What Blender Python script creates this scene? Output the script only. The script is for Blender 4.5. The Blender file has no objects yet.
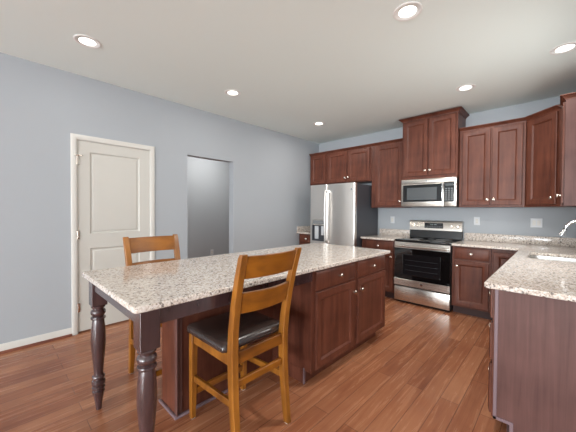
import bpy, bmesh, math, random
from mathutils import Vector, Matrix
random.seed(7)
scene = bpy.context.scene
COL = scene.collection
R = math.radians

# ------------------------------------------------------------------ camera
TH, PITCH, ROLL, EYE = 0.762, 0.0175, 0.0064, 1.3184
F0 = Vector((-math.sin(TH) * math.cos(PITCH), math.cos(TH) * math.cos(PITCH), -math.sin(PITCH)))
R0 = Vector((math.cos(TH), math.sin(TH), 0))
U0 = R0.cross(F0)
RC = R0 * math.cos(ROLL) + U0 * math.sin(ROLL)
UC = U0 * math.cos(ROLL) - R0 * math.sin(ROLL)
cam_data = bpy.data.cameras.new('camera')
cam_data.sensor_width = 36.0
cam_data.lens = 284.0 / 576.0 * 36.0
cam_data.clip_start = 0.02
cam = bpy.data.objects.new('camera', cam_data)
COL.objects.link(cam)
cam.matrix_world = Matrix(((RC.x, UC.x, -F0.x, 0), (RC.y, UC.y, -F0.y, 0), (RC.z, UC.z, -F0.z, EYE), (0, 0, 0, 1)))
scene.camera = cam

# ------------------------------------------------------------------ exposure, sky
scene.view_settings.view_transform = 'Standard'
scene.view_settings.look = 'None'
scene.view_settings.gamma = 1.0
scene.view_settings.use_curve_mapping = False
scene.view_settings.exposure = 0.0
world = bpy.data.worlds.new('sky')
scene.world = world
world.use_nodes = True
wn = world.node_tree
bg = wn.nodes['Background']
bg.inputs['Color'].default_value = (0.75, 0.87, 1.0, 1)
bg.inputs['Strength'].default_value = 1.0

# ------------------------------------------------------------------ added fill lights outside unseen windows, and strength of the ceiling cans
P_REARLEFT, P_REARRIGHT, P_SIDE, P_SINK, P_HALL = 240.0, 640.0, 24.0, 26.0, 26.0
P_CAN = (2.5, 23.0, 5.0, 8.0, 8.0, 4.0)


def area_light(name, loc, direction, sx, sy, power, color):
    d = bpy.data.lights.new(name, 'AREA')
    d.shape = 'RECTANGLE'
    d.size, d.size_y = sx, sy
    d.energy = power
    d.color = color
    o = bpy.data.objects.new(name, d)
    COL.objects.link(o)
    o.location = loc
    o.rotation_euler = Vector(direction).to_track_quat('-Z', 'Z').to_euler()
    return o


XL, YB, H = -3.677, 4.784, 2.735      # left wall, back wall, ceiling
XR, XE, YS = 0.31, 3.60, -6.60        # wall behind the sink, far right wall, wall behind the camera
FILL_TINT = (0.92, 0.97, 1.0)
area_light('fill_rear_left', (-1.9, YS - 0.16, 1.22), (0, 1, 0.15), 2.9, 2.1, P_REARLEFT, FILL_TINT)  # added fill light at the left of the unseen rear wall
area_light('fill_side', (XE + 0.16, -0.6, 1.45), (-1, 0, 0.05), 2.3, 1.4, P_SIDE, FILL_TINT)  # added fill from the right, outside an unseen pane
area_light('fill_rear_right', (1.65, YS - 0.16, 1.35), (0, 1, 0.15), 2.9, 1.8, P_REARRIGHT, FILL_TINT)  # main added fill, set far back so the room lights evenly
area_light('fill_sink', (XR + 0.14, 3.0, 1.6), (-1, 0, 0.02), 0.85, 0.85, P_SINK, (1.0, 0.98, 0.95))  # added fill from the sink side, near-neutral tint

# ------------------------------------------------------------------ materials


def lin(c):
    return tuple((x / 255 / 12.92) if x / 255 <= 0.04045 else ((x / 255 + 0.055) / 1.055) ** 2.4 for x in c) + (1,)


def mat(name, rgb, rough=0.5, metal=0.0, spec=0.5, coat=0.0, coat_rough=0.1):
    m = bpy.data.materials.new(name)
    m.use_nodes = True
    b = m.node_tree.nodes['Principled BSDF']
    b.inputs['Base Color'].default_value = lin(rgb)
    b.inputs['Roughness'].default_value = rough
    b.inputs['Metallic'].default_value = metal
    b.inputs['Specular IOR Level'].default_value = spec
    b.inputs['Coat Weight'].default_value = coat
    b.inputs['Coat Roughness'].default_value = coat_rough
    return m


def nd(m, kind, **kw):
    n = m.node_tree.nodes.new(kind)
    for k, v in kw.items():
        if k in n.inputs:
            n.inputs[k].default_value = v
        else:
            setattr(n, k, v)
    return n


def ramp(m, stops, interp='LINEAR'):
    n = m.node_tree.nodes.new('ShaderNodeValToRGB')
    n.color_ramp.interpolation = interp
    els = n.color_ramp.elements
    while len(els) < len(stops):
        els.new(0.5)
    for e, (p, c) in zip(els, stops):
        e.position = p
        e.color = lin(c) if max(c) > 1 else (c[0], c[1], c[2], 1)
    return n


def wood(name, dark, light, rough, scale=(26, 26, 2.2), spec=0.5, coat=0.0, bump=0.05):
    m = mat(name, light, rough, spec=spec, coat=coat, coat_rough=0.22)
    L = m.node_tree.links
    bsdf = m.node_tree.nodes['Principled BSDF']
    tc = nd(m, 'ShaderNodeTexCoord')
    mp = nd(m, 'ShaderNodeMapping')
    mp.inputs['Scale'].default_value = scale
    L.new(tc.outputs['Object'], mp.inputs['Vector'])
    n1 = nd(m, 'ShaderNodeTexNoise', Scale=1.0, Detail=7.0, Roughness=0.6, Distortion=0.5)
    L.new(mp.outputs[0], n1.inputs['Vector'])
    n2 = nd(m, 'ShaderNodeTexNoise', Scale=5.0, Detail=2.0)
    L.new(tc.outputs['Object'], n2.inputs['Vector'])
    mx = nd(m, 'ShaderNodeMath', operation='MULTIPLY_ADD')
    L.new(n2.outputs[0], mx.inputs[0])
    mx.inputs[1].default_value = 0.45
    ad = nd(m, 'ShaderNodeMath', operation='MULTIPLY')
    L.new(n1.outputs[0], ad.inputs[0])
    ad.inputs[1].default_value = 0.62
    L.new(ad.outputs[0], mx.inputs[2])
    r = ramp(m, [(0.36, dark), (0.70, light)])
    L.new(mx.outputs[0], r.inputs[0])
    L.new(r.outputs[0], bsdf.inputs['Base Color'])
    bp = nd(m, 'ShaderNodeBump', Strength=bump, Distance=0.002)
    L.new(n1.outputs[0], bp.inputs['Height'])
    L.new(bp.outputs[0], bsdf.inputs['Normal'])
    return m


M = {}
M['cherry'] = wood('cherry_cabinet_wood', (72, 37, 27), (110, 63, 47), 0.4, spec=0.34, coat=0.0)
M['cherry_sheen'] = wood('cherry_painted_sheen', (80, 52, 48), (106, 73, 67), 0.48, scale=(40, 40, 1.6), spec=0.35, coat=0.0)  # cherry with sheen put into a paler colour, for end panels and corner trim
M['espresso'] = wood('espresso_stained_wood', (50, 34, 35), (78, 56, 57), 0.24, spec=0.55, coat=0.7)
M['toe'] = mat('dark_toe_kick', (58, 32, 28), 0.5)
M['edge'] = mat('pale_edge_strip', (122, 102, 107), 0.4)  # even pale lilac grey for edge banding and trim strips
M['honey'] = wood('honey_oak', (98, 54, 12), (170, 108, 36), 0.36, scale=(14, 14, 2.0), spec=0.5, coat=0.2)
M['honey_h'] = wood('honey_oak_crosswise', (92, 48, 8), (160, 97, 22), 0.36, scale=(2.0, 14, 14), spec=0.5, coat=0.2)
M['white'] = mat('white_trim_paint', (214, 212, 206), 0.42)
M['door'] = mat('off_white_door_paint', (200, 198, 191), 0.45)
M['plate'] = mat('white_plastic', (208, 211, 214), 0.4)
M['nickel'] = mat('brushed_nickel', (226, 216, 204), 0.25, 1.0)
M['chrome'] = mat('chrome', (236, 238, 240), 0.12, 1.0)
M['black'] = mat('black_enamel', (16, 16, 17), 0.3)
M['black_glass'] = mat('black_oven_glass', (10, 10, 11), 0.06, spec=0.6)
M['window_glass'] = mat('oven_window_glass', (20, 20, 22), 0.1, spec=0.6)
M['mw_window'] = mat('microwave_mesh_window', (78, 82, 84), 0.15, spec=0.7)
M['fridge_side'] = mat('charcoal_enamel', (66, 68, 74), 0.45)
M['rubber'] = mat('dark_rubber', (24, 24, 25), 0.6)
M['shoe'] = wood('red_brown_shoe_moulding', (92, 44, 30), (128, 70, 48), 0.4, scale=(20, 2, 20))
M['leather'] = mat('dark_brown_leather', (60, 49, 46), 0.25, spec=0.6, coat=0.3)
M['display'] = mat('dark_display', (22, 26, 28), 0.15)
M['key_grey'] = mat('grey_key_print', (120, 122, 124), 0.5)
M['can_trim'] = mat('bright_white_lamp_trim', (240, 240, 238), 0.5)
M['felt'] = mat('white_glide', (230, 228, 222), 0.6)


def add_noise_bump(m, scale, strength, dist=0.002):
    L = m.node_tree.links
    tc = nd(m, 'ShaderNodeTexCoord')
    n = nd(m, 'ShaderNodeTexNoise', Scale=scale, Detail=4.0)
    L.new(tc.outputs['Object'], n.inputs['Vector'])
    b = nd(m, 'ShaderNodeBump', Strength=strength, Distance=dist)
    L.new(n.outputs[0], b.inputs['Height'])
    L.new(b.outputs[0], m.node_tree.nodes['Principled BSDF'].inputs['Normal'])


M['wall'] = mat('blue_grey_wall_paint', (171, 176, 181), 0.75, spec=0.25)
add_noise_bump(M['wall'], 180, 0.06)
M['ceiling'] = mat('warm_white_ceiling_paint', (232, 241, 238), 0.85, spec=0.2)
add_noise_bump(M['ceiling'], 120, 0.06)
add_noise_bump(M['leather'], 90, 0.12, 0.003)


def steel(name, rgb, rough, axis):
    m = mat(name, rgb, rough, 1.0)
    L = m.node_tree.links
    tc = nd(m, 'ShaderNodeTexCoord')
    mp = nd(m, 'ShaderNodeMapping')
    mp.inputs['Scale'].default_value = (3, 3, 260) if axis == 'h' else (260, 260, 3)
    L.new(tc.outputs['Object'], mp.inputs['Vector'])
    n = nd(m, 'ShaderNodeTexNoise', Scale=1.0, Detail=3.0)
    L.new(mp.outputs[0], n.inputs['Vector'])
    mr = nd(m, 'ShaderNodeMapRange')
    mr.inputs['To Min'].default_value = rough - 0.05
    mr.inputs['To Max'].default_value = rough + 0.1
    L.new(n.outputs[0], mr.inputs['Value'])
    L.new(mr.outputs[0], m.node_tree.nodes['Principled BSDF'].inputs['Roughness'])
    return m


M['steel'] = steel('brushed_stainless_steel', (212, 207, 200), 0.26, 'h')
M['steel_v'] = steel('brushed_stainless_steel_upright', (232, 228, 223), 0.3, 'v')
M['sink'] = steel('satin_sink_steel', (226, 226, 224), 0.3, 'h')


def granite():
    m = mat('speckled_granite', (205, 192, 178), 0.12, spec=0.5, coat=0.0)
    L = m.node_tree.links
    bsdf = m.node_tree.nodes['Principled BSDF']
    tc = nd(m, 'ShaderNodeTexCoord')
    o = tc.outputs['Object']
    n1 = nd(m, 'ShaderNodeTexNoise', Scale=85.0, Detail=3.0, Roughness=0.65)
    L.new(o, n1.inputs['Vector'])
    r1 = ramp(m, [(0.34, (176, 158, 144)), (0.46, (208, 196, 184)), (0.56, (222, 213, 205)), (0.66, (234, 229, 224))])
    L.new(n1.outputs[0], r1.inputs[0])
    v = nd(m, 'ShaderNodeTexVoronoi', Scale=170.0)
    L.new(o, v.inputs['Vector'])
    rv = ramp(m, [(0.0, (1, 1, 1)), (0.16, (1, 1, 1)), (0.24, (0, 0, 0))], 'LINEAR')
    L.new(v.outputs['Color'], rv.inputs[0])
    n2 = nd(m, 'ShaderNodeTexNoise', Scale=150.0, Detail=2.0)
    L.new(o, n2.inputs['Vector'])
    r2 = ramp(m, [(0.0, (98, 90, 86)), (0.5, (138, 122, 110)), (1.0, (172, 154, 138))])
    L.new(n2.outputs[0], r2.inputs[0])
    mx = nd(m, 'ShaderNodeMix', data_type='RGBA')
    fm = nd(m, 'ShaderNodeMath', operation='MULTIPLY')
    L.new(rv.outputs[0], fm.inputs[0])
    fm.inputs[1].default_value = 0.85
    L.new(fm.outputs[0], mx.inputs['Factor'])
    L.new(r1.outputs[0], mx.inputs[6])
    L.new(r2.outputs[0], mx.inputs[7])
    v2 = nd(m, 'ShaderNodeTexVoronoi', Scale=100.0)
    L.new(o, v2.inputs['Vector'])
    sep = nd(m, 'ShaderNodeSeparateColor')
    L.new(v2.outputs['Color'], sep.inputs[0])
    lt = nd(m, 'ShaderNodeMath', operation='LESS_THAN')
    L.new(sep.outputs[1], lt.inputs[0])
    lt.inputs[1].default_value = 0.085
    mx2 = nd(m, 'ShaderNodeMix', data_type='RGBA')
    f2 = nd(m, 'ShaderNodeMath', operation='MULTIPLY')
    L.new(lt.outputs[0], f2.inputs[0])
    f2.inputs[1].default_value = 0.8
    L.new(f2.outputs[0], mx2.inputs['Factor'])
    L.new(mx.outputs[2], mx2.inputs[6])
    mx2.inputs[7].default_value = lin((104, 94, 88))
    L.new(mx2.outputs[2], bsdf.inputs['Base Color'])
    return m


M['granite'] = granite()


def floor_mat():
    m = mat('red_brown_plank_floor', (120, 66, 46), 0.3, spec=0.5)
    L = m.node_tree.links
    bsdf = m.node_tree.nodes['Principled BSDF']
    tc = nd(m, 'ShaderNodeTexCoord')
    mp = nd(m, 'ShaderNodeMapping')
    mp.inputs['Rotation'].default_value = (0, 0, R(90))
    L.new(tc.outputs['Object'], mp.inputs['Vector'])
    br = nd(m, 'ShaderNodeTexBrick', Scale=1.0)
    br.offset = 0.37
    br.offset_frequency = 2
    br.inputs['Brick Width'].default_value = 1.1
    br.inputs['Row Height'].default_value = 0.118
    br.inputs['Mortar Size'].default_value = 0.0020
    br.inputs['Mortar Smooth'].default_value = 0.2
    br.inputs['Bias'].default_value = 0.0
    br.inputs['Color1'].default_value = (0, 0, 0, 1)
    br.inputs['Color2'].default_value = (1, 1, 1, 1)
    br.inputs['Mortar'].default_value = (0.5, 0.5, 0.5, 1)
    L.new(mp.outputs[0], br.inputs['Vector'])
    gm = nd(m, 'ShaderNodeMapping')
    gm.inputs['Scale'].default_value = (34, 2.0, 1)
    L.new(tc.outputs['Object'], gm.inputs['Vector'])
    n1 = nd(m, 'ShaderNodeTexNoise', Scale=1.0, Detail=6.0, Roughness=0.6, Distortion=0.6)
    L.new(gm.outputs[0], n1.inputs['Vector'])
    n2 = nd(m, 'ShaderNodeTexNoise', Scale=2.3, Detail=3.0)
    L.new(tc.outputs['Object'], n2.inputs['Vector'])
    a = nd(m, 'ShaderNodeMath', operation='MULTIPLY')
    L.new(br.outputs['Color'], a.inputs[0])
    a.inputs[1].default_value = 0.23
    b = nd(m, 'ShaderNodeMath', operation='MULTIPLY_ADD')
    L.new(n1.outputs[0], b.inputs[0])
    b.inputs[1].default_value = 0.58
    L.new(a.outputs[0], b.inputs[2])
    c = nd(m, 'ShaderNodeMath', operation='MULTIPLY_ADD')
    L.new(n2.outputs[0], c.inputs[0])
    c.inputs[1].default_value = 0.3
    L.new(b.outputs[0], c.inputs[2])
    r = ramp(m, [(0.26, (114, 60, 40)), (0.52, (158, 101, 71)), (0.80, (190, 133, 98))])
    L.new(c.outputs[0], r.inputs[0])
    mx = nd(m, 'ShaderNodeMix', data_type='RGBA')
    L.new(br.outputs['Fac'], mx.inputs['Factor'])
    L.new(r.outputs[0], mx.inputs[6])
    mx.inputs[7].default_value = lin((96, 56, 42))
    L.new(mx.outputs[2], bsdf.inputs['Base Color'])
    mr = nd(m, 'ShaderNodeMapRange')
    mr.inputs['To Min'].default_value = 0.18
    mr.inputs['To Max'].default_value = 0.34
    L.new(n1.outputs[0], mr.inputs['Value'])
    L.new(mr.outputs[0], bsdf.inputs['Roughness'])
    # hand-scraped ripple and plank seams
    ad = nd(m, 'ShaderNodeMath', operation='SUBTRACT')
    L.new(n1.outputs[0], ad.inputs[0])
    L.new(br.outputs['Fac'], ad.inputs[1])
    bp = nd(m, 'ShaderNodeBump', Strength=0.22, Distance=0.003)
    L.new(ad.outputs[0], bp.inputs['Height'])
    L.new(bp.outputs[0], bsdf.inputs['Normal'])
    return m


M['floor'] = floor_mat()


def emit(name, rgb, strength):
    m = mat(name, rgb)
    b = m.node_tree.nodes['Principled BSDF']
    b.inputs['Emission Color'].default_value = lin(rgb)
    b.inputs['Emission Strength'].default_value = strength
    return m


M['lens'] = emit('lit_lamp_lens', (255, 250, 240), 4.0)
M['led'] = mat('oven_clock_digits', (120, 132, 128), 0.4)


def pane_mat():
    m = bpy.data.materials.new('clear_window_glass')
    m.use_nodes = True
    t = m.node_tree
    t.nodes.remove(t.nodes['Principled BSDF'])
    tr = t.nodes.new('ShaderNodeBsdfTransparent')
    gl = t.nodes.new('ShaderNodeBsdfGlossy')
    gl.inputs['Roughness'].default_value = 0.02
    mx = t.nodes.new('ShaderNodeMixShader')
    mx.inputs[0].default_value = 0.06
    t.links.new(tr.outputs[0], mx.inputs[1])
    t.links.new(gl.outputs[0], mx.inputs[2])
    t.links.new(mx.outputs[0], t.nodes['Material Output'].inputs[0])
    return m


M['pane'] = pane_mat()

# ------------------------------------------------------------------ mesh builder


class B:
    def __init__(self):
        self.bm = bmesh.new()

    def box(self, x0, x1, y0, y1, z0, z1, bev=0.0, seg=2):
        r = bmesh.ops.create_cube(self.bm, size=1.0)
        vs = r['verts']
        for v in vs:
            v.co = Vector(((x0 + x1) / 2 + v.co.x * (x1 - x0), (y0 + y1) / 2 + v.co.y * (y1 - y0), (z0 + z1) / 2 + v.co.z * (z1 - z0)))
        if bev:
            es = list({e for v in vs for e in v.link_edges})
            bmesh.ops.bevel(self.bm, geom=es, offset=bev, segments=seg, affect='EDGES', profile=0.5)
        return self

    def loft(self, loops, cap0=True, cap1=True, closed=True):
        rows = [[self.bm.verts.new(p) for p in lp] for lp in loops]
        for a, b in zip(rows, rows[1:]):
            n = len(a)
            for i in range(n if closed else n - 1):
                j = (i + 1) % n
                self.bm.faces.new((a[i], a[j], b[j], b[i]))
        if cap0:
            self.bm.faces.new(list(reversed(rows[0])))
        if cap1:
            self.bm.faces.new(rows[-1])
        return self

    def lathe(self, prof, cx=0, cy=0, z0=0, n=28, axis='z', s=1):
        loops = []
        for r, h in prof:
            lp = []
            for i in range(n):
                t = 2 * math.pi * i / n
                a, b = r * math.cos(t), r * math.sin(t)
                if axis == 'z':
                    lp.append((cx + a, cy + b, z0 + h))
                elif axis == '-y':           # grows towards -y from y = cy
                    lp.append((cx + a, cy - h, z0 + b))
                else:                         # '-z'
                    lp.append((cx + a, cy - b, z0 - h))
            loops.append(lp)
        return self.loft(loops)

    def tube(self, pts, r, n=12, r1=None):
        pts = [Vector(p) for p in pts]
        loops = []
        up = Vector((0.13, 0.97, 0.2))
        for i, p in enumerate(pts):
            d = (pts[min(i + 1, len(pts) - 1)] - pts[max(i - 1, 0)]).normalized()
            a = d.cross(up).normalized()
            b = d.cross(a).normalized()
            rr = r if r1 is None else r + (r1 - r) * i / (len(pts) - 1)
            loops.append([tuple(p + a * rr * math.cos(2 * math.pi * k / n) + b * rr * math.sin(2 * math.pi * k / n)) for k in range(n)])
        return self.loft(loops)

    def cells(self, xs, ys, z0, z1, keep, plane='xy'):
        """a slab with holes: keep(i, j) says which grid cells are solid"""
        def P(a, b, c):
            return (a, b, c) if plane == 'xy' else ((c, a, b) if plane == 'yz' else (a, c, b))
        V = {}

        def v(i, j, k):
            if (i, j, k) not in V:
                V[i, j, k] = self.bm.verts.new(P(xs[i], ys[j], (z0, z1)[k]))
            return V[i, j, k]
        nx, ny = len(xs) - 1, len(ys) - 1

        def K(i, j):
            return 0 <= i < nx and 0 <= j < ny and keep(i, j)
        for i in range(nx):
            for j in range(ny):
                if not K(i, j):
                    continue
                self.bm.faces.new((v(i, j, 1), v(i + 1, j, 1), v(i + 1, j + 1, 1), v(i, j + 1, 1)))
                self.bm.faces.new((v(i, j, 0), v(i, j + 1, 0), v(i + 1, j + 1, 0), v(i + 1, j, 0)))
                if not K(i - 1, j):
                    self.bm.faces.new((v(i, j, 0), v(i, j, 1), v(i, j + 1, 1), v(i, j + 1, 0)))
                if not K(i + 1, j):
                    self.bm.faces.new((v(i + 1, j, 0), v(i + 1, j + 1, 0), v(i + 1, j + 1, 1), v(i + 1, j, 1)))
                if not K(i, j - 1):
                    self.bm.faces.new((v(i, j, 0), v(i + 1, j, 0), v(i + 1, j, 1), v(i, j, 1)))
                if not K(i, j + 1):
                    self.bm.faces.new((v(i, j + 1, 0), v(i, j + 1, 1), v(i + 1, j + 1, 1), v(i + 1, j + 1, 0)))
        return self

    def rings(self, x0, x1, z0, z1, prof, fill=True):
        """nested rectangles in the xz plane; prof = (inset, y) from the outside in"""
        loops = [[(x0 + i, y, z0 + i), (x1 - i, y, z0 + i), (x1 - i, y, z1 - i), (x0 + i, y, z1 - i)] for i, y in prof]
        return self.loft(loops, True, fill)

    def prism(self, poly, z0, z1):
        return self.loft([[(x, y, z0) for x, y in poly], [(x, y, z1) for x, y in poly]])

    def done(self, name, m, parent=None, loc=None, bevel=0.0, seg=2, smooth=35):
        bmesh.ops.recalc_face_normals(self.bm, faces=self.bm.faces[:])
        me = bpy.data.meshes.new(name)
        self.bm.to_mesh(me)
        self.bm.free()
        me.materials.append(m)
        for p in me.polygons:
            p.use_smooth = True
        me.set_sharp_from_angle(angle=R(smooth))
        o = bpy.data.objects.new(name, me)
        COL.objects.link(o)
        if parent:
            o.parent = parent
        if loc:
            o.location = loc
        if bevel:
            b = o.modifiers.new('bevel', 'BEVEL')
            b.width = bevel
            b.segments = seg
            b.limit_method = 'ANGLE'
            b.angle_limit = R(40)
        return o


def tag(o, label, cat, group=None):
    o['label'] = label
    o['category'] = cat
    if group:
        o['group'] = group
    return o


def thing(name, label, cat, loc=(0, 0, 0), rz=0, group=None):
    o = bpy.data.objects.new(name, None)
    o.empty_display_size = 0.1
    COL.objects.link(o)
    o.location = loc
    o.rotation_euler = (0, 0, R(rz))
    return tag(o, label, cat, group)


def copy_tree(o, parent=None):
    c = o.copy()
    COL.objects.link(c)
    if parent:
        c.parent = parent
    for ch in list(o.children):
        copy_tree(ch, c)
    return c


def struct(o):
    o['kind'] = 'structure'
    return o


def round_rect(x0, x1, y0, y1, r, n=6):
    pts = []
    for cx, cy, a0 in ((x1 - r, y1 - r, 0), (x0 + r, y1 - r, 90), (x0 + r, y0 + r, 180), (x1 - r, y0 + r, 270)):
        for k in range(n + 1):
            t = R(a0 + 90 * k / n)
            pts.append((cx + r * math.cos(t), cy + r * math.sin(t)))
    return pts


# ------------------------------------------------------------------ room shell
HX = -5.22                             # far wall of the hall beyond the opening
WT = 0.115
struct(B().box(HX - 0.1, XE + 0.1, YS - 0.1, YB + 0.1, -0.1, 0).done('floor', M['floor']))
struct(B().box(HX - 0.1, XE + 0.1, YS - 0.1, YB + 0.1, H, H + 0.1).done('ceiling', M['ceiling']))
DY0, DY1, DZ = 0.630, 1.369, 2.058     # door opening
NY0, NY1, NZ = 1.861, 2.617, 2.078     # plain opening to the hall
struct(B().cells([YS, DY0, DY1, NY0, NY1, YB], [0, DZ, NZ, H], XL - WT, XL,
                 lambda i, j: not ((i == 1 and j == 0) or (i == 3 and j <= 1)), 'yz').done('wall_left', M['wall']))
struct(B().box(HX - 0.1, XE + 0.1, YB, YB + 0.1, 0, H).done('wall_back', M['wall']))
SW = (2.58, 3.42, 1.18, 2.02)          # window over the sink, added as a light source
struct(B().cells([2.0, SW[0], SW[1], YB], [0, SW[2], SW[3], H], XR, XR + 0.115,
                 lambda i, j: not (i == 1 and j == 1), 'yz').done('wall_right', M['wall']))
struct(B().box(XR + 0.115, XE, 2.0, 2.1, 0, H).done('wall_right_return', M['wall']))
EW = (-1.75, 0.55, 0.75, 2.15)
struct(B().cells([YS, EW[0], EW[1], 2.1], [0, EW[2], EW[3], H], XE, XE + 0.1,
                 lambda i, j: not (i == 1 and j == 1), 'yz').done('wall_far_right', M['wall']))
PW = (-3.35, -0.45, 0.1, 2.3)
FW = (0.2, 3.1, 0.4, 2.3)
struct(B().cells([HX - 0.1, PW[0], PW[1], FW[0], FW[1], XE + 0.1], [0, PW[2], FW[2], PW[3], H], YS - 0.1, YS,
                 lambda i, j: not ((i == 1 and j in (1, 2)) or (i == 3 and j == 2)), 'xz').done('wall_front', M['wall']))
struct(B().box(HX - 0.1, HX, YS, YB, 0, H).done('wall_hall', M['wall']))


def unseen_window(name, plane, a0, a1, z0, z1, c, mulls):  # unseen frames and panes, put in to carry the fill light
    t = 0.045
    cuts = [a0 + 0.002, a0 + t]
    for k in range(1, mulls):
        mid = a0 + (a1 - a0) * k / mulls
        cuts += [mid - 0.02, mid + 0.02]
    cuts += [a1 - t, a1 - 0.002]
    zs = [z0 + 0.002, z0 + t, z1 - t, z1 - 0.002]
    fr = B().cells(cuts, zs, c - 0.03, c + 0.03, lambda i, j: not (i % 2 == 1 and j == 1), plane).done(name, M['white'], bevel=0.004)
    struct(fr)
    p = B().cells([cuts[1] - 0.005, cuts[-2] + 0.005], [zs[1] - 0.005, zs[2] + 0.005], c - 0.003, c + 0.003, lambda i, j: True, plane)
    p.done('window_pane', M['pane'], fr)
    return fr


unseen_window('unseen_window_1', 'yz', SW[0], SW[1], SW[2], SW[3], XR + 0.06, 2)
unseen_window('unseen_window_2', 'yz', EW[0], EW[1], EW[2], EW[3], XE + 0.05, 3)  # unseen, placed on the right to let fill light in
unseen_window('unseen_window_3', 'xz', PW[0], PW[1], PW[2], PW[3], YS - 0.05, 3)  # unseen, large and far back for even light on the back wall
unseen_window('unseen_window_4', 'xz', FW[0], FW[1], FW[2], FW[3], YS - 0.05, 2)  # unseen second rear opening, added for more frontal light

# baseboards and shoe mouldings
CAS = 0.052                            # door casing width


def baseboard(name, y0, y1, x, sgn=1):
    prof = [(0, 0), (0.013, 0), (0.013, 0.066), (0.008, 0.076), (0.006, 0.084), (0, 0.084)]
    return struct(B().loft([[(x + sgn * a, y, z) for a, z in prof] for y in (y0, y1)]).done(name, M['white']))


def shoe(name, y0, y1, x, sgn=1):
    prof = [(0.0135, 0.0)] + [(0.0135 + 0.018 * math.cos(R(t)), 0.0005 + 0.022 * math.sin(R(t))) for t in (0, 22, 45, 67, 90)]
    return struct(B().loft([[(x + sgn * a, y, z) for a, z in prof] for y in (y0, y1)]).done(name, M['shoe']))


baseboard('baseboard_left', YS + 0.001, DY0 - CAS, XL)
shoe('trim_1', YS + 0.001, DY0 - CAS - 0.002, XL)
baseboard('baseboard_left_middle', DY1 + CAS, NY0, XL)
shoe('trim_2', DY1 + CAS + 0.002, NY0, XL)
baseboard('baseboard_left_back', NY1, 4.12, XL)
shoe('trim_3', NY1, 4.10, XL)
baseboard('baseboard_hall', YS, YB, HX)

# white two-panel door in its casing
door = struct(B().cells([DY0 + 0.006, DY0 + 0.118, DY1 - 0.118, DY1 - 0.006], [0.016, 0.24, 0.90, 1.06, 1.94, DZ - 0.006],
              XL - 0.040, XL - 0.006, lambda i, j: not (i == 1 and j in (1, 3)), 'yz').done('door_1', M['door'], bevel=0.002))
for z0, z1 in ((0.24, 0.90), (1.06, 1.94)):
    b = B()
    loops = []
    for ins, x in ((0, -0.006), (0.010, -0.016), (0.022, -0.018), (0.034, -0.011), (0.040, -0.0105)):
        y0, y1 = DY0 + 0.118 + ins, DY1 - 0.118 - ins
        loops.append([(XL + x, y0, z0 + ins), (XL + x, y1, z0 + ins), (XL + x, y1, z1 - ins), (XL + x, y0, z1 - ins)])
    b.loft(loops, False, True)
    b.box(XL - 0.039, XL - 0.022, DY0 + 0.119, DY1 - 0.119, z0 + 0.001, z1 - 0.001)
    b.done('door_panel', M['door'], door)
for z in (1.84, 1.05, 0.277):
    hb = B().box(XL - 0.004, XL + 0.003, DY0 - 0.004, DY0 + 0.022, z - 0.045, z + 0.045)
    hb.lathe([(0.0075, -0.047), (0.0075, 0.047)], XL + 0.006, DY0 + 0.003, z, 12)
    if z > 1.8:                        # hinge-pin stop on the top hinge
        hb.tube([(XL + 0.006, DY0 + 0.003, z + 0.05), (XL + 0.05, DY0 - 0.02, z + 0.052)], 0.006)
        hb.tube([(XL + 0.006, DY0 + 0.003, z + 0.05), (XL + 0.045, DY0 + 0.045, z + 0.052)], 0.006)
    hb.done('hinge', M['nickel'], door)
kb = B()
kb.lathe([(0.030, 0), (0.030, 0.006), (0.011, 0.010), (0.011, 0.030), (0.024, 0.038), (0.028, 0.052), (0.020, 0.064), (0.004, 0.067)], 0, 0, 0, 20, '-y')
k = kb.done('door_knob', M['nickel'], door)
k.location = (XL - 0.0055, DY1 - 0.065, 0.93)
k.rotation_euler = (0, 0, R(90))
cb = B()
cprof = [(0, 0.0005), (0, 0.010), (0.010, 0.017), (0.040, 0.019), (CAS, 0.013), (CAS, 0.0005)]
loops = []
for (yy, zz, oy, oz) in ((DY0, 0.0, -1, 0), (DY0, DZ, -1, 1), (DY1, DZ, 1, 1), (DY1, 0.0, 1, 0)):
    loops.append([(XL + t, yy + oy * a, zz + oz * a) for a, t in cprof])
cb.loft(loops)
struct(cb.done('trim_4', M['white']))
jb = B()
jb.box(XL - WT, XL - 0.0005, DY0 + 0.0005, DY0 + 0.005, 0, DZ).box(XL - WT, XL - 0.0005, DY1 - 0.005, DY1 - 0.0005, 0, DZ)
jb.box(XL - WT, XL - 0.0005, DY0 + 0.005, DY1 - 0.005, DZ - 0.005, DZ - 0.0005)
jb.box(XL - 0.055, XL - 0.043, DY0 + 0.005, DY0 + 0.02, 0, DZ - 0.005).box(XL - 0.055, XL - 0.043, DY1 - 0.02, DY1 - 0.005, 0, DZ - 0.005)
struct(jb.done('trim_5', M['white']))

# ------------------------------------------------------------------ recessed ceiling lights


def can_light(x, y, label, power, group='recessed ceiling lights'):
    t = thing('ceiling_light', label, 'light', (x, y, H), 0, group)
    B().lathe([(0.081, 0.0005), (0.097, 0.0005), (0.097, 0.003), (0.093, 0.005), (0.084, 0.005), (0.081, 0.003)], 0, 0, 0, 40, '-z').done('trim_ring', M['can_trim'], t)
    B().lathe([(0.0805, 0.0006), (0.0805, 0.0022), (0.05, 0.0034), (0.01, 0.0038)], 0, 0, 0, 40, '-z').done('lens', M['lens'], t)
    d = bpy.data.lights.new('lamp', 'AREA')
    d.shape = 'DISK'
    d.size = 0.13
    d.energy = power
    d.color = (1.0, 0.96, 0.91)
    o = bpy.data.objects.new('lamp', d)
    COL.objects.link(o)
    o.parent = t
    o.location = (0, 0, -0.012)
    return t


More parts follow.
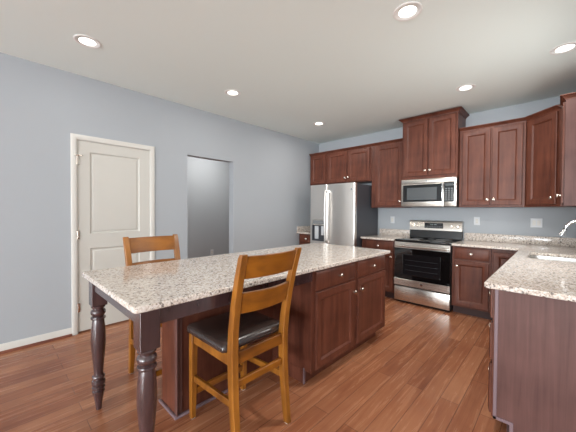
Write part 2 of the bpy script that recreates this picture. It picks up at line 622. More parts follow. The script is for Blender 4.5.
can_light(-2.896, 0.576, 'lit recessed ceiling light above the white door, nearest the left wall', P_CAN[0])
can_light(-0.799, 2.048, 'large lit recessed ceiling light at the top centre of the photo', P_CAN[1])
can_light(0.012, 3.423, 'lit recessed ceiling light at the right edge above the sink counter', P_CAN[2])
can_light(-0.793, 3.745, 'lit recessed ceiling light just in front of the tall microwave cabinet', P_CAN[3])
can_light(-2.831, 3.677, 'smallest lit recessed ceiling light, in front of the refrigerator', P_CAN[4])
can_light(-2.859, 2.020, 'lit recessed ceiling light in front of the plain wall opening', P_CAN[5])
can_light(-4.45, 2.9, 'unseen recessed ceiling light, added to brighten the hall beyond the wall opening', P_HALL)  # unseen lamp added to brighten the hall

# ------------------------------------------------------------------ cabinets


def knob(parent, x, y, z, s=1.0):
    B().lathe([(r, h * s) for r, h in [(0.008, 0.0), (0.007, 0.014), (0.011, 0.019), (0.0175, 0.023), (0.0175, 0.030), (0.012, 0.034), (0.003, 0.0355)]], 0, 0, 0, 16, '-y').done('knob', M['nickel'], parent, (x, y, z))


def door_front(parent, name, x0, x1, z0, z1, kx=None, kz=None, m=None, ks=1.0):
    t = 0.020
    if name == 'door':
        fw = 0.052
        prof = [(0.0, -0.0005), (0.0, -t + 0.004), (0.004, -t), (fw, -t), (fw + 0.003, -t + 0.002), (fw + 0.006, -t + 0.002), (fw + 0.020, -t + 0.014), (fw + 0.026, -t + 0.014)]
    else:
        prof = [(0.0, -0.0005), (0.0, -t + 0.008), (0.004, -t + 0.006), (0.016, -t + 0.001), (0.020, -t)]
    o = B().rings(0, x1 - x0, 0, z1 - z0, prof).done(name, m or M['cherry'], parent, (x0, 0, z0))
    if kx is not None:
        knob(o, kx - x0, -t + 0.0003, kz - z0, ks)
    return o


def crown(parent, w, d, z, left, right, h=0.055, out=0.05, front=True):
    loops = []
    for o_, zz in ((0.004, 0.0), (0.006, 0.010), (0.012, 0.014), (out * 0.55, h * 0.55), (out * 0.9, h * 0.8), (out, h * 0.82), (out, h)):
        l, r = (o_ if left else -0.0005), (o_ if right else -0.0005)
        loops.append([(-l, d, z + zz), (-l, -o_, z + zz), (w + r, -o_, z + zz), (w + r, d, z + zz)])
    B().loft(loops).done('crown_moulding', M['cherry'], parent)


def wall_cabinet(label, loc, w, d, z0, z1, doors, cr=(0, 0), ch=0.046, co=0.042, rz=0, group='wall cabinets'):
    t = thing('wall_cabinet', label, 'cabinet', (loc[0], loc[1], 0), rz, group)
    b = B().box(0.001, w - 0.001, 0, d, z0, z1, 0.002, 1)
    b.done('carcass', M['cherry'], t)
    for dd in doors:
        door_front(t, 'door', *dd)
    crown(t, w, d, z1, cr[0], cr[1], ch, co)
    return t


YF = 4.445                              # face of the wall cabinets
DU = YB - 0.002 - YF
Z0, Z1 = 1.385, 2.410


def kn(x0, x1, side, z):                # knob near a lower door corner
    return (x1 - 0.028 if side > 0 else x0 + 0.028), z


wall_cabinet('narrow dark cherry wall cabinet in the back left corner, beside the refrigerator', (-3.630, YF), 0.392, DU, 1.835, Z1,
             [(0.03, 0.377, 1.85, Z1 - 0.012)], (0, 0))
wall_cabinet('short two-door dark cherry wall cabinet above the refrigerator', (-3.236, YF), 0.936, DU, 1.835, Z1,
             [(0.035, 0.462, 1.85, Z1 - 0.012, 0.437, 1.925), (0.478, 0.905, 1.85, Z1 - 0.012, 0.503, 1.925)])
wall_cabinet('single-door dark cherry wall cabinet between refrigerator and microwave', (-2.298, YF), 0.546, DU, Z0, Z1,
             [(0.075, 0.522, Z0 + 0.03, Z1 - 0.015, 0.497, Z0 + 0.095)])
wall_cabinet('tallest two-door dark cherry wall cabinet, raised above the microwave', (-1.750, 4.36), 0.748, YB - 0.002 - 4.36, 1.7985, 2.670,
             [(0.025, 0.368, 1.845, 2.655, 0.343, 1.915), (0.382, 0.725, 1.845, 2.655, 0.407, 1.915)], (1, 1), 0.050, 0.046)
wall_cabinet('two-door dark cherry wall cabinet to the right of the microwave', (-1.000, YF), 0.700, DU, Z0, Z1,
             [(0.040, 0.352, Z0 + 0.028, Z1 - 0.015, 0.327, Z0 + 0.095), (0.370, 0.672, Z0 + 0.028, Z1 - 0.015, 0.395, Z0 + 0.095)])


# angled cabinet in the corner
def corner_wall_cabinet():
    ax, ay, bx, by = -0.298, YF, 0.005, 4.142
    t = thing('wall_cabinet', 'angled single-door dark cherry wall cabinet across the right back corner', 'cabinet', (ax, ay, 0), -45, 'wall cabinets')
    wd = math.hypot(bx - ax, by - ay)
    inv = Matrix.Rotation(R(45), 2)

    def L(x, y):
        v = inv @ Vector((x - ax, y - ay))
        return (v.x, v.y)
    poly = [L(ax, ay), L(bx, by), L(XR - 0.002, by), L(XR - 0.002, YB - 0.002), L(ax, YB - 0.002)]
    B().prism(poly, Z0, Z1).done('carcass', M['cherry'], t, bevel=0.002)
    door_front(t, 'door', 0.035, wd - 0.035, Z0 + 0.028, Z1 - 0.015, wd - 0.062, Z0 + 0.095)
    loops = []
    for o_, zz in ((0.004, 0.0), (0.006, 0.010), (0.012, 0.014), (0.024, 0.026), (0.038, 0.037), (0.042, 0.038), (0.042, 0.046)):
        k = o_ * math.tan(R(22.5))
        loops.append([(-0.0 + k, -o_, Z1 + zz), (wd - k, -o_, Z1 + zz), (*poly[2], Z1 + zz), (*poly[3], Z1 + zz), (*poly[4], Z1 + zz)])
    B().loft(loops).done('crown_moulding', M['cherry'], t)


corner_wall_cabinet()
# right wall cabinet, end panel towards the camera
RW0, RW1 = 3.85, 4.138
rw = thing('wall_cabinet', 'dark cherry wall cabinet on the right wall, seen at its flat end panel', 'cabinet', (0.030, RW1, 0), -90, 'wall cabinets')
B().box(0.0, RW1 - RW0 - 0.006, 0, XR - 0.002 - 0.030, Z0, Z1, 0.002, 1).done('carcass', M['cherry'], rw)
door_front(rw, 'door', 0.02, RW1 - RW0 - 0.02, Z0 + 0.028, Z1 - 0.015, RW1 - RW0 - 0.05, Z0 + 0.105)
B().box(RW1 - RW0 - 0.0055, RW1 - RW0, 0.0005, XR - 0.033, Z0 + 0.001, Z1, 0.001, 1).done('end_panel', M['cherry_sheen'], rw)
crown(rw, RW1 - RW0, XR - 0.033, Z1, 0, 1, 0.046, 0.042)

# base cabinets
YBF = 4.15
ZB = 0.884


def base_carcass(t, w, d, hollow=False, toe=0.075, x_pad=0.001):
    if hollow:
        b = B()
        b.box(x_pad, x_pad + 0.018, 0.0, d, 0.105, ZB).box(w - x_pad - 0.018, w - x_pad, 0.0, d, 0.105, ZB)
        b.box(x_pad + 0.018, w - x_pad - 0.018, 0.0, 0.02, 0.105, ZB).box(x_pad + 0.018, w - x_pad - 0.018, 0.02, d, 0.105, 0.125)
    else:
        b = B().box(x_pad, w - x_pad, 0, d, 0.105, ZB, 0.0015, 1)
    b.done('carcass', M['cherry'], t)
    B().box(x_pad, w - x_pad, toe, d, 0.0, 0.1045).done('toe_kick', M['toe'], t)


def base_cabinet(label, loc, w, d, rz, fronts, hollow=False, group='base cabinets'):
    t = thing('base_cabinet', label, 'cabinet', (loc[0], loc[1], 0), rz, group)
    base_carcass(t, w, d, hollow)
    for f in fronts:
        door_front(t, *f)
    return t


DB = YB - 0.002 - YBF
base_cabinet('small dark cherry base cabinet tucked between left wall and refrigerator', (-3.655, YBF), 0.405, DB, 0,
             [('drawer', 0.03, 0.375, 0.725, 0.865, 0.2, 0.795), ('door', 0.03, 0.375, 0.125, 0.705, 0.345, 0.62)])
base_cabinet('dark cherry base cabinet between refrigerator and left side of the range', (-2.300, YBF), 0.546, DB, 0,
             [('drawer', 0.075, 0.525, 0.725, 0.865, 0.295, 0.795), ('door', 0.075, 0.525, 0.125, 0.705, 0.498, 0.645)])
base_cabinet('dark cherry base cabinet standing right of the range, one drawer over one door', (-0.998, YBF), 0.418, DB, 0,
             [('drawer', 0.030, 0.398, 0.725, 0.865, 0.214, 0.795), ('door', 0.030, 0.398, 0.125, 0.705, 0.062, 0.63)])
base_cabinet('dark cherry corner base cabinet half hidden behind the sink counter', (-0.579, YBF), XR - 0.002 + 0.579, DB, 0,
             [('door', 0.020, 0.240, 0.125, 0.845, None, None)])
# run along the right wall (front towards the left)
XF = -0.274
DR = XR - 0.002 - XF
base_cabinet('dark cherry sink base cabinet under the steel sink on the right', (XF, 4.148), 1.048, DR, -90,
             [('door', 0.30, 0.655, 0.125, 0.705, 0.63, 0.62), ('door', 0.67, 1.03, 0.125, 0.705, 0.695, 0.62), ('drawer', 0.30, 1.03, 0.725, 0.865, None, None)], hollow=True)
base_cabinet('dark cherry base cabinet in the right run, between sink and end unit', (XF, 3.098), 0.598, DR, -90,
             [('drawer', 0.02, 0.578, 0.725, 0.865, 0.3, 0.795), ('door', 0.02, 0.293, 0.125, 0.705, 0.268, 0.62), ('door', 0.305, 0.578, 0.125, 0.705, 0.33, 0.62)])
we = 0.448
eu = base_cabinet('drawer base cabinet ending the right counter, broad flat brown end panel', (XF, 2.498), we, DR, -90,
                  [('drawer', 0.02, we - 0.012, 0.690, 0.868, we - 0.16, 0.800, None, 0.6), ('drawer', 0.02, we - 0.012, 0.445, 0.660, we - 0.16, 0.590, None, 0.6), ('drawer', 0.02, we - 0.012, 0.120, 0.415, we - 0.16, 0.312, None, 0.6)])
pb = B()
pp = [(0.012, 0.106), (0.089, 0.106), (0.089, 0.0), (DR, 0.0), (DR, ZB), (0.012, ZB)]
pb.loft([[(we + 0.0005, y, z) for y, z in pp], [(we + 0.012, y, z) for y, z in pp]])
pb.done('end_panel', M['cherry_sheen'], eu)
sb = B()
sb.box(we + 0.0122, we + 0.018, 0.011, 0.028, 0.106, ZB - 0.001, 0.001, 1)
sb.box(we + 0.0122, we + 0.018, 0.011, 0.106, 0.106, 0.124, 0.001, 1)
sb.box(we + 0.0122, we + 0.018, 0.089, 0.106, 0.0, 0.1065, 0.001, 1)
s_ = sb.done('edge_strip', M['edge'], eu)
s_['label'] = 'pale edge strip'

# ------------------------------------------------------------------ kitchen island with seating overhang
isl = thing('kitchen_island', 'dark cherry kitchen island with two turned legs under its seating end', 'island', (-1.32, 1.64, 0), 90)
IW, ID = 1.21, 0.63
B().box(0, IW, 0, ID, 0.105, ZB, 0.0015, 1).done('carcass', M['cherry'], isl)
tb = B().box(0.0, IW - 0.03, 0.085, ID, 0.0, 0.1045)
tb.done('toe_kick', M['cherry'], isl)
B().box(-0.004, IW - 0.03, 0.070, 0.0845, 0.0, 0.1, 0.003, 1).done('base_board', M['cherry'], isl)
B().box(-0.008, 0.012, 0.062, 0.0695, 0.0, 0.125, 0.001, 1).done('corner_strip', M['edge'], isl)['label'] = 'pale corner strip'
for x0, x1, kx in ((0.042, 0.592, 0.562), (0.652, 1.203, 0.682)):
    door_front(isl, 'drawer', x0, x1, 0.722, 0.862, (x0 + x1) / 2 + (0.02 if x0 < 0.5 else -0.02), 0.795)
    door_front(isl, 'door', x0, x1, 0.118, 0.707, kx, 0.612)
# support wall below the overhang
B().box(-0.835, -0.001, 0.415, 0.638, 0.001, ZB, 0.002, 1).done('support_panel', M['cherry'], isl)
b = B()
b.box(-0.8415, -0.8352, 0.396, 0.430, 0.02, ZB - 0.085, 0.001, 1).box(-0.8352, -0.80, 0.4085, 0.4148, 0.02, ZB - 0.085, 0.001, 1)
b.done('corner_trim', M['cherry_sheen'], isl)
b = B()
b.box(-0.853, -0.0005, 0.396, 0.4148, 0.0005, 0.018, 0.004, 2).box(-0.853, -0.8352, 0.4148, 0.652, 0.0005, 0.018, 0.004, 2)
b.done('shoe_moulding', M['edge'], isl)
# aprons
ab = B()
ab.box(-1.110, -0.001, -0.010, 0.012, 0.800, ZB, 0.001, 1)
ab.box(-1.187, -1.165, 0.069, 0.826, 0.800, ZB, 0.001, 1)
ab.box(-1.110, IW, 0.862, 0.884, 0.800, ZB, 0.001, 1)
ab.box(IW - 0.022, IW, ID + 0.001, 0.861, 0.800, ZB, 0.001, 1)
ab.done('apron', M['espresso'], isl)


def turned_leg(x, y):
    b = B()
    b.box(x - 0.0435, x + 0.0435, y - 0.0435, y + 0.0435, 0.694, ZB, 0.003, 1)
    prof = [(0.0, 0.0), (0.017, 0.0), (0.019, 0.03), (0.026, 0.075), (0.034, 0.108), (0.036, 0.122), (0.026, 0.130), (0.025, 0.135),
            (0.037, 0.140), (0.038, 0.148), (0.029, 0.155), (0.029, 0.159), (0.038, 0.168), (0.040, 0.180), (0.038, 0.192), (0.027, 0.200), (0.027, 0.206),
            (0.037, 0.213), (0.038, 0.220), (0.034, 0.228), (0.028, 0.234), (0.027, 0.245), (0.031, 0.30), (0.038, 0.38), (0.0425, 0.44), (0.043, 0.48), (0.040, 0.54), (0.035, 0.585), (0.032, 0.598),
            (0.041, 0.602), (0.043, 0.609), (0.041, 0.615), (0.031, 0.619), (0.034, 0.625), (0.042, 0.638), (0.043, 0.647), (0.041, 0.658), (0.031, 0.668), (0.031, 0.673),
            (0.040, 0.679), (0.041, 0.686), (0.036, 0.6945)]
    b.lathe(prof, x, y, 0, 36)
    b.done('leg', M['espresso'], isl)


turned_leg(-1.154, 0.025)
turned_leg(-1.154, 0.870)

# worktops
GZ0, GZ1 = 0.8855, 0.915


def slab(poly, name, label, cat):
    o = B().prism(poly, 0, GZ1 - GZ0).done(name, M['granite'], None, (0, 0, GZ0), bevel=0.006, seg=3)
    return tag(o, label, cat)


slab(round_rect(-2.248, -1.258, 0.405, 2.880, 0.025), 'island_countertop', 'long speckled beige granite worktop covering the kitchen island', 'countertop')


def backsplash(parent, x0, x1, y0, y1):
    B().box(x0, x1, y0, y1, GZ1 - GZ0 + 0.0003, 0.135, 0.003, 2).done('backsplash', M['granite'], parent)


c1 = slab([(-3.674, 4.10), (-3.236, 4.10), (-3.236, 4.782), (-3.674, 4.782)], 'countertop', 'tiny speckled granite worktop in the gap left of the refrigerator', 'countertop')
backsplash(c1, -3.653, -3.236, 4.762, 4.782)
backsplash(c1, -3.674, -3.654, 4.102, 4.782)
c2 = slab([(-2.302, 4.10), (-1.753, 4.10), (-1.753, 4.782), (-2.302, 4.782)], 'countertop', 'short speckled granite worktop between refrigerator and range', 'countertop')
backsplash(c2, -2.302, -1.753, 4.762, 4.782)
SX0, SX1, SY0, SY1 = -0.205, 0.185, 3.29, 3.815


def sink_counter():
    b = B()
    bm = b.bm
    xs = [-0.997, -0.308, SX0, SX1, XR - 0.002]
    ys = [1.950, SY0, SY1, 4.10, 4.782]
    b.cells(xs, ys, 0, GZ1 - GZ0, lambda i, j: (i > 0 or j == 3) and not (i == 2 and j == 1))
    bm.edges.ensure_lookup_table()
    sel = []
    for e in bm.edges:
        a, c = e.verts[0].co, e.verts[1].co
        if abs(a.x - c.x) < 1e-6 and abs(a.y - c.y) < 1e-6:
            hole = SX0 - 1e-4 <= a.x <= SX1 + 1e-4 and SY0 - 1e-4 <= a.y <= SY1 + 1e-4
            front = abs(a.x + 0.308) < 1e-4 and abs(a.y - 1.95) < 1e-4
            if hole:
                sel.append((e, 0.06))
            elif front:
                sel.append((e, 0.028))
    bmesh.ops.bevel(bm, geom=[e for e, r in sel if r == 0.06], offset=0.06, segments=6, affect='EDGES', profile=0.5)
    bm.edges.ensure_lookup_table()
    sel = [e for e in bm.edges if abs(e.verts[0].co.x + 0.308) < 1e-4 and abs(e.verts[0].co.y - 1.95) < 1e-4 and abs(e.verts[1].co.x + 0.308) < 1e-4 and abs(e.verts[1].co.y - 1.95) < 1e-4]
    bmesh.ops.bevel(bm, geom=sel, offset=0.028, segments=6, affect='EDGES', profile=0.5)
    o = b.done('countertop', M['granite'], None, (0, 0, GZ0), bevel=0.006, seg=3)
    tag(o, 'L-shaped speckled granite worktop with the sink, right of the range', 'countertop')
    backsplash(o, -0.997, XR - 0.023, 4.762, 4.782)
    backsplash(o, XR - 0.022, XR - 0.002, 1.952, 4.782)
    return o


sink_counter()

# undermount sink
sk = thing('kitchen_sink', 'stainless steel undermount sink set in the right granite worktop', 'sink', (0, 0, 0))
b = B()
loops = []
for ins, z in ((-0.02, GZ0 - 0.001), (0.004, GZ0 - 0.001), (0.006, GZ0 - 0.02), (0.016, 0.72), (0.03, 0.70), (0.06, 0.692), (0.14, 0.689)):
    loops.append([(x, y, z) for x, y in round_rect(SX0 + ins, SX1 - ins, SY0 + ins, SY1 - ins, max(0.02, 0.065 - ins * 0.3), 6)])
b.loft(loops, False, True)
o = b.done('basin', M['sink'], sk)
so = o.modifiers.new('thickness', 'SOLIDIFY')
so.thickness = 0.0015
so.offset = -1
B().lathe([(0.045, 0), (0.045, 0.003), (0.036, 0.004), (0.03, 0.001), (0.004, 0.001)], -0.01, 3.55, 0.6905, 24).done('drain', M['chrome'], sk)

# pull-down faucet
fx, fy = 0.240, 3.52
fa = thing('faucet', 'chrome gooseneck pull-down faucet behind the sink', 'faucet', (fx, fy, GZ1), 0)
B().lathe([(0.028, 0.0003), (0.028, 0.006), (0.022, 0.012), (0.020, 0.07), (0.017, 0.085), (0.013, 0.09)], 0, 0, 0, 24).done('body', M['chrome'], fa)
pts = [(0, 0, 0.08), (0, 0, 0.18), (0, 0, 0.239)]
rr = 0.100
for k in range(1, 15):
    t = R(k * 165 / 14)
    pts.append((-rr + rr * math.cos(t), 0, 0.239 + rr * math.sin(t)))
B().tube(pts, 0.0130, 14).done('spout', M['chrome'], fa)
e = Vector(pts[-1])
dv = (e - Vector(pts[-2])).normalized()
B().tube([e, e + dv * 0.008], 0.0140, 14).done('seal_ring', M['rubber'], fa)
B().tube([e + dv * 0.008, e + dv * 0.02, e + dv * 0.035, e + dv * 0.05, e + dv * 0.068], 0.014, 16, 0.022).done('spray_head', M['chrome'], fa)
B().tube([(0, 0.018, 0.05), (0, 0.05, 0.06), (-0.01, 0.10, 0.085)], 0.007, 12, 0.005).done('handle', M['chrome'], fa)

# ------------------------------------------------------------------ range
RW = 0.744
rg = thing('kitchen_range', 'stainless steel and black glass electric range against the back wall', 'oven', (-1.747, 4.10, 0))
B().box(0.0, RW, 0.045, 0.655, 0.02, 0.896, 0.002, 1).done('body', M['black'], rg)
B().box(0.02, RW - 0.02, 0.06, 0.6, 0.0, 0.0195).done('plinth', M['black'], rg)
B().box(0.006, RW - 0.006, 0.004, 0.044, 0.036, 0.240, 0.006, 2).done('storage_drawer', M['steel'], rg)
od = B().box(0.004, RW - 0.004, 0.008, 0.044, 0.254, 0.885, 0.004, 2).done('oven_door', M['black'], rg)
B().box(0.004, RW - 0.004, 0.0, 0.0079, 0.256, 0.350, 0.002, 1).done('door_base_band', M['steel'], od)
B().box(0.004, RW - 0.004, 0.001, 0.0079, 0.353, 0.792, 0.002, 1).done('door_glass', M['black_glass'], od)
wb = B().rings(0.125, 0.625, 0.415, 0.715, [(0.0, 0.0009), (0.0, 0.0), (0.006, -0.0012), (0.009, -0.0002)])
wb.done('oven_window', M['window_glass'], od)
for z in (0.49, 0.56, 0.63):
    B().tube([(0.16, -0.0012, z), (0.59, -0.0012, z)], 0.0010, 6).done('rack_line', M['fridge_side'], od)
B().box(0.004, RW - 0.004, 0.0, 0.0079, 0.795, 0.883, 0.003, 1).done('door_top_band', M['steel'], od)
hb = B().tube([(0.03, -0.042, 0.832), (RW / 2, -0.046, 0.832), (RW - 0.03, -0.042, 0.832)], 0.016, 16)
for x in (0.05, RW - 0.05):
    hb.box(x - 0.012, x + 0.012, -0.034, 0.0005, 0.822, 0.842, 0.003, 1)
hb.done('handle', M['steel'], od)
lb = B().lathe([(0.019, 0.0), (0.019, 0.0015), (0.016, 0.002), (0.003, 0.002)], 0, 0, 0, 24, '-y').done('badge', M['chrome'], od, (0.385, -0.0003, 0.304))
lg = B()                                 # round monogram
for a0 in range(0, 360, 24):
    lg.tube([(0.0125 * math.cos(R(a)), -0.0026, 0.0125 * math.sin(R(a))) for a in (a0, a0 + 8, a0 + 16, a0 + 24)], 0.0012, 6)
lg.tube([(-0.002 + 0.004 * math.cos(R(a)), -0.0026, 0.002 + 0.004 * math.sin(R(a))) for a in range(30, 340, 30)], 0.001, 6)
lg.tube([(0.003, -0.0026, 0.006), (0.002, -0.0026, -0.006), (0.006, -0.0026, -0.004)], 0.001, 6)
lg.done('monogram', M['rubber'], od, (0.385, 0, 0.304))
ct = B().box(-0.001, RW + 0.001, 0.012, 0.585, 0.8965, 0.916, 0.004, 2).done('cooktop', M['black_glass'], rg)
for cx, cy, r in ((0.19, 0.17, 0.105), (0.55, 0.17, 0.085), (0.19, 0.42, 0.075), (0.55, 0.42, 0.105), (0.37, 0.46, 0.05)):
    B().lathe([(r - 0.002, 0.9162), (r, 0.9162), (r, 0.9165), (r - 0.002, 0.9165)], cx, cy, 0, 40).done('burner_ring', M['key_grey'], ct)
bgd = B()
pr = [(0.575, 0.9168), (0.585, 1.035), (0.655, 1.035), (0.655, 0.9168)]
bgd.loft([[(x, y, z) for y, z in pr] for x in (0.004, RW - 0.004)])
bgd.done('backguard', M['black'], rg, bevel=0.003)
cpn = B()
pr = [(0.578, 1.036), (0.590, 1.165), (0.600, 1.180), (0.618, 1.186), (0.655, 1.186), (0.655, 1.036)]
cpn.loft([[(x, y, z) for y, z in pr] for x in (0.0, RW)])
cp = cpn.done('control_panel', M['steel'], rg, bevel=0.002)
B().box(0.232, 0.492, 0.5735, 0.583, 1.070, 1.150, 0.002, 1).done('display', M['display'], cp)
db = B()
for k, dx in enumerate((0.0, 0.022, 0.05, 0.072)):
    db.box(0.318 + dx, 0.330 + dx, 0.5728, 0.5736, 1.118, 1.136)
db.done('clock_digits', M['led'], cp)
kbx = B()
for j in range(2):
    for i in range(10):
        kbx.box(0.245 + i * 0.024, 0.259 + i * 0.024, 0.5728, 0.5736, 1.080 + j * 0.015, 1.087 + j * 0.015)
kbx.done('touch_keys', M['key_grey'], cp)
for x in (0.050, 0.130, RW - 0.130, RW - 0.050):
    kk = B().lathe([(0.026, 0.0), (0.026, 0.006), (0.021, 0.008), (0.020, 0.026), (0.017, 0.029), (0.003, 0.029)], 0, 0, 0, 24, '-y')
    kk.box(-0.004, 0.004, -0.036, -0.028, -0.018, 0.018, 0.001, 1)
    ko = kk.done('control_knob', M['nickel'], cp, (x, 0.580, 1.108))
    ko.rotation_euler = (R(-5), 0, 0)

# ------------------------------------------------------------------ over-the-range microwave
mw = thing('microwave_oven', 'stainless steel over-the-range microwave hung under the tallest cabinet', 'microwave', (-1.748, 4.335, 0))
MZ0, MZ1 = 1.392, 1.797
B().box(0.0, 0.744, 0.035, YB - 0.003 - 4.335, MZ0, MZ1, 0.003, 1).done('body', M['rubber'], mw)
B().box(0.0, 0.744, 0.0, 0.0345, 1.737, MZ1, 0.004, 2).done('vent_panel', M['steel'], mw)
md = B().box(0.0, 0.590, 0.0, 0.0345, MZ0 + 0.004, 1.733, 0.004, 2).done('door', M['steel'], mw)
B().box(0.028, 0.566, -0.002, 0.001, 1.466, 1.716, 0.002, 1).done('door_glass', M['black_glass'], md)
B().box(0.085, 0.500, -0.003, -0.0021, 1.495, 1.672, 0.0004, 1).done('door_window', M['mw_window'], md)
hb = B().tube([(0.580, -0.028, 1.462), (0.580, -0.036, 1.52), (0.580, -0.038, 1.59), (0.580, -0.036, 1.66), (0.580, -0.028, 1.722)], 0.013, 14)
hb.box(0.573, 0.587, -0.03, 0.0005, 1.468, 1.488).box(0.573, 0.587, -0.03, 0.0005, 1.698, 1.718)
hb.done('handle', M['chrome'], md)
mp_ = B().box(0.5915, 0.744, 0.0, 0.0345, MZ0 + 0.004, 1.733, 0.004, 2).done('control_panel', M['steel'], mw)
B().box(0.593, 0.716, -0.002, 0.001, 1.462, 1.728, 0.002, 1).done('key_pad', M['display'], mp_)
kp = B()
for j in range(7):
    for i in range(3):
        kp.box(0.606 + i * 0.036, 0.630 + i * 0.036, -0.0027, -0.0019, 1.480 + j * 0.026, 1.493 + j * 0.026)
kp.done('touch_keys', M['key_grey'], mp_)
B().box(0.606, 0.704, -0.0027, -0.0019, 1.680, 1.712).done('display', M['mw_window'], mp_)
B().lathe([(0.011, 0.0), (0.011, 0.0015), (0.003, 0.002)], 0, 0, 0, 20, '-y').done('badge', M['chrome'], mw, (0.36, -0.0003, 1.765))
B().box(0.06, 0.68, 0.05, 0.40, MZ0 - 0.004, MZ0 - 0.0005).done('filter_grille', M['black'], mw)

# ------------------------------------------------------------------ refrigerator
FX, FY = -3.226, 3.950
fr = thing('refrigerator', 'stainless steel side-by-side refrigerator with charcoal side at the back wall', 'refrigerator', (FX, FY, 0))
FWD, FH = 0.906, 1.775
B().box(0.004, FWD - 0.004, 0.066, 0.79, 0.02, FH - 0.012, 0.004, 1).done('cabinet_body', M['fridge_side'], fr)
B().box(0.02, FWD - 0.02, 0.09, 0.76, 0.0, 0.0195).done('base_grille', M['black'], fr)
SPL = 0.372
for nm, x0, x1 in (('freezer_door', 0.0, SPL - 0.004), ('fresh_food_door', SPL + 0.004, FWD)):
    b = B()
    pl = []
    r = 0.022
    for k in range(6):
        t = R(180 + 90 * k / 5)
        pl.append((x0 + r + r * math.cos(t), r + r * math.sin(t)))
    for k in range(6):
        t = R(270 + 90 * k / 5)
        pl.append((x1 - r + r * math.cos(t), r + r * math.sin(t)))
    pl += [(x1, 0.062), (x0, 0.062)]
    if nm == 'freezer_door':
        # dispenser cut-out: door in three pieces around it, welded as one mesh
        dx0, dx1, dz0, dz1 = 0.050, 0.328, 0.800, 1.178
        b.prism(pl, 0.10, dz0)
        b.prism(pl, dz1, FH)
        b.prism(pl[0:6] + [(dx0, 0.0), (dx0, 0.062), (x0, 0.062)], dz0, dz1)
        b.prism([(dx1, 0.0)] + pl[6:12] + [(x1, 0.062), (dx1, 0.062)], dz0, dz1)
        b.box(dx0, dx1, 0.052, 0.062, dz0, dz1)
        dr = b.done(nm, M['steel_v'], fr, smooth=30)
        B().box(dx0 + 0.002, dx1 - 0.002, -0.002, 0.03, 1.075, dz1 - 0.002, 0.002, 1).done('dispenser_panel', M['steel'], dr)
        B().box(dx0 + 0.02, dx1 - 0.02, -0.0028, -0.0018, 1.10, 1.155).done('dispenser_display', M['key_grey'], dr)
        n = B()
        n.box(dx0 + 0.001, dx0 + 0.02, 0.0, 0.0515, dz0 + 0.001, 1.0745).box(dx1 - 0.02, dx1 - 0.001, 0.0, 0.0515, dz0 + 0.001, 1.0745)
        n.box(dx0 + 0.02, dx1 - 0.02, 0.044, 0.0515, dz0 + 0.02, 1.0745).box(dx0 + 0.02, dx1 - 0.02, 0.0, 0.0515, dz0 + 0.001, dz0 + 0.02)
        n.done('dispenser_niche', M['fridge_side'], dr)
        B().box(dx0 + 0.035, dx0 + 0.115, 0.030, 0.0435, dz0 + 0.03, 1.06, 0.004, 2).done('water_paddle', M['plate'], dr)
        B().box(dx1 - 0.10, dx1 - 0.045, 0.030, 0.0435, 0.90, 1.06, 0.004, 2).done('ice_paddle', M['plate'], dr)
    else:
        b.prism(pl, 0.10, FH)
        dr = b.done(nm, M['steel_v'], fr, smooth=30)
        bd = B().lathe([(0.016, 0.0), (0.016, 0.0015), (0.003, 0.002)], 0, 0, 0, 20, '-y').done('badge', M['chrome'], dr, (FWD - 0.06, -0.0003, 1.67))
    hx = SPL - 0.020 if nm == 'freezer_door' else SPL + 0.040
    hz0, hz1 = 0.79, 1.665
    hp = [(hx, -0.030 - 0.016 * math.sin(math.pi * k / 12), hz0 + (hz1 - hz0) * k / 12) for k in range(13)]
    hb = B().tube(hp, 0.0115, 14)
    hb.box(hx - 0.012, hx + 0.012, -0.036, 0.0005, hz0 - 0.005, hz0 + 0.035, 0.003, 1).box(hx - 0.012, hx + 0.012, -0.036, 0.0005, hz1 - 0.035, hz1 + 0.005, 0.003, 1)
    hb.done('handle', M['steel_v'], dr)
B().box(0.03, FWD - 0.03, 0.07, 0.13, FH - 0.0118, FH + 0.004, 0.003, 1).done('hinge_cover', M['fridge_side'], fr)

# ------------------------------------------------------------------ outlets


def wall_plate(name, label, loc, rz, w, kind):
    t = thing(name, label, 'outlet' if kind != 'switch' else 'switch', loc, rz, 'wall plates')
    pl_ = B().rings(-w / 2, w / 2, -0.0585, 0.0585, [(0, -0.0003), (0, -0.003), (0.004, -0.006), (0.006, -0.006)]).done('cover_plate', M['plate'], t)
    n = 1 if w < 0.1 else 2
    for k in range(n):
        cx = 0 if n == 1 else (-0.023 + 0.046 * k)
        B().box(cx - 0.0165, cx + 0.0165, -0.0085, -0.0061, -0.033, 0.033, 0.0015, 1).done('rocker' if (kind == 'switch') else 'receptacle', M['white'], t)
    if kind == 'outlet':
        s = B()
        for z in (-0.018, 0.018):
            s.box(-0.008, -0.006, -0.0089, -0.0086, z - 0.005, z + 0.005).box(0.006, 0.008, -0.0089, -0.0086, z - 0.005, z + 0.005)
        s.done('slot', M['rubber'], t)


wall_plate('wall_outlet', 'white wall outlet over the worktop between refrigerator and range', (-2.075, YB, 1.178), 0, 0.072, 'outlet')
wall_plate('wall_outlet', 'white single wall outlet just right of the range backguard', (-0.844, YB, 1.192), 0, 0.074, 'outlet')
wall_plate('light_switch', 'wide white double switch plate above the worktop near the faucet', (-0.205, YB, 1.187), 0, 0.118, 'switch')
wall_plate('wall_outlet', 'white wall outlet low on the hall wall seen through the opening', (HX, 3.18, 0.45), 90, 0.072, 'outlet')

# ------------------------------------------------------------------ counter stools


def rect(cx, cy, z, wx, wy, tilt=0.0):
    return [(cx - wx / 2, cy - wy / 2, z), (cx + wx / 2, cy - wy / 2, z), (cx + wx / 2, cy + wy / 2, z), (cx - wx / 2, cy + wy / 2, z)]


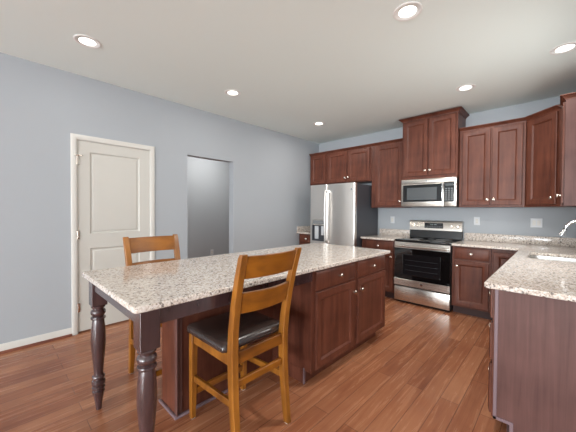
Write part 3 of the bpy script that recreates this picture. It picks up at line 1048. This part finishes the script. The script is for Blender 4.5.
def stool(label, loc, rz):
    t = thing('counter_stool', label, 'stool', loc, rz, 'wooden counter stools')
    for s in (-1, 1):
        # rear legs sweep back below the seat and rake back above it
        secs = [(0.0, 0.235, 0.032, 0.040), (0.10, 0.222, 0.036, 0.042), (0.25, 0.205, 0.040, 0.044), (0.42, 0.195, 0.042, 0.046), (0.56, 0.193, 0.042, 0.048),
                (0.68, 0.204, 0.042, 0.044), (0.82, 0.228, 0.042, 0.040), (0.96, 0.262, 0.042, 0.036), (1.075, 0.296, 0.042, 0.030), (1.095, 0.304, 0.040, 0.022)]
        b = B().loft([rect(s * (0.190 + 0.016 * max(0, z - 0.5) / 0.6), y, z + 0.004, wx, wy) for z, y, wx, wy in secs])
        lg = b.done('rear_leg', M['honey'], t, bevel=0.004, smooth=40)
        B().box(s * 0.190 - 0.012, s * 0.190 + 0.012, 0.223, 0.247, 0.0, 0.0039).done('glide', M['felt'], lg)
        secs = [(0.004, 0.030), (0.20, 0.036), (0.45, 0.040), (0.555, 0.040)]
        b = B().loft([rect(s * 0.200, -0.215 - 0.010 * (1 - z / 0.55), z, w, w) for z, w in secs])
        lg = b.done('front_leg', M['honey'], t, bevel=0.003, smooth=40)
        B().box(s * 0.200 - 0.011, s * 0.200 + 0.011, -0.236, -0.214, 0.0, 0.0039).done('glide', M['felt'], lg)
        # side apron and stretcher
        B().box(s * 0.200 - 0.011, s * 0.200 + 0.011, -0.195, 0.171, 0.490, 0.555, 0.002, 1).done('apron', M['honey'], t)
        B().loft([[(s * 0.196 - 0.010, y, z - 0.019), (s * 0.196 + 0.010, y, z - 0.019), (s * 0.196 + 0.010, y, z + 0.019), (s * 0.196 - 0.010, y, z + 0.019)] for y, z in ((-0.203, 0.262), (0.186, 0.285))]).done('side_stretcher', M['honey'], t, bevel=0.003)
    B().box(-0.180, 0.180, -0.226, -0.204, 0.490, 0.555, 0.002, 1).done('apron', M['honey_h'], t)
    B().box(-0.169, 0.169, 0.182, 0.204, 0.490, 0.555, 0.002, 1).done('apron', M['honey_h'], t)
    B().box(-0.181, 0.181, -0.230, -0.208, 0.150, 0.190, 0.003, 1).done('foot_rail', M['honey_h'], t)
    B().box(-0.170, 0.170, 0.186, 0.206, 0.360, 0.402, 0.003, 1).done('rear_stretcher', M['honey_h'], t)
    # bowed back rails
    for nm, z0, z1, y0, y1, th in (('top_rail', 0.965, 1.088, 0.262, 0.298, 0.022), ('back_rail', 0.772, 0.888, 0.216, 0.244, 0.022)):
        loops = []
        hw = 0.184 if nm == 'top_rail' else 0.178
        for k in range(13):
            u = -1 + 2 * k / 12
            bow = 0.030 * (1 - u * u)
            lift = 0.0
            loops.append([(u * hw, y0 + bow - th / 2, z0), (u * hw, y0 + bow + th / 2, z0), (u * hw, y1 + bow + th / 2, z1 + lift), (u * hw, y1 + bow - th / 2, z1 + lift)])
        B().loft(loops).done(nm, M['honey_h'], t, bevel=0.003)
    # padded seat, domed, notched between the rear posts
    b = B()
    loops = []

    def sec(ins, z, ins_back=None):
        ib = ins if ins_back is None else ins_back
        return [(x, y, z) for x, y in round_rect(-0.236 + ins, 0.236 - ins, -0.258 + ins, 0.168 - ib, 0.028, 5)]
    for ins, z in ((0.006, 0.5555), (0.001, 0.560), (0.0, 0.572), (0.002, 0.588), (0.012, 0.601), (0.03, 0.608), (0.07, 0.613), (0.13, 0.615)):
        loops.append(sec(ins, z))
    b.loft(loops)
    b.done('seat_cushion', M['leather'], t, smooth=60)
    return t


st1 = stool('honey-brown wooden counter stool with leather seat standing in front of the island', (-1.440, 1.078, 0), -90)
st2 = copy_tree(st1)
st2.location = (-2.248, 0.965, 0)
st2.rotation_euler = (0, 0, R(90))
st2['label'] = 'honey-brown wooden counter stool behind the island, only its top rail above the granite'
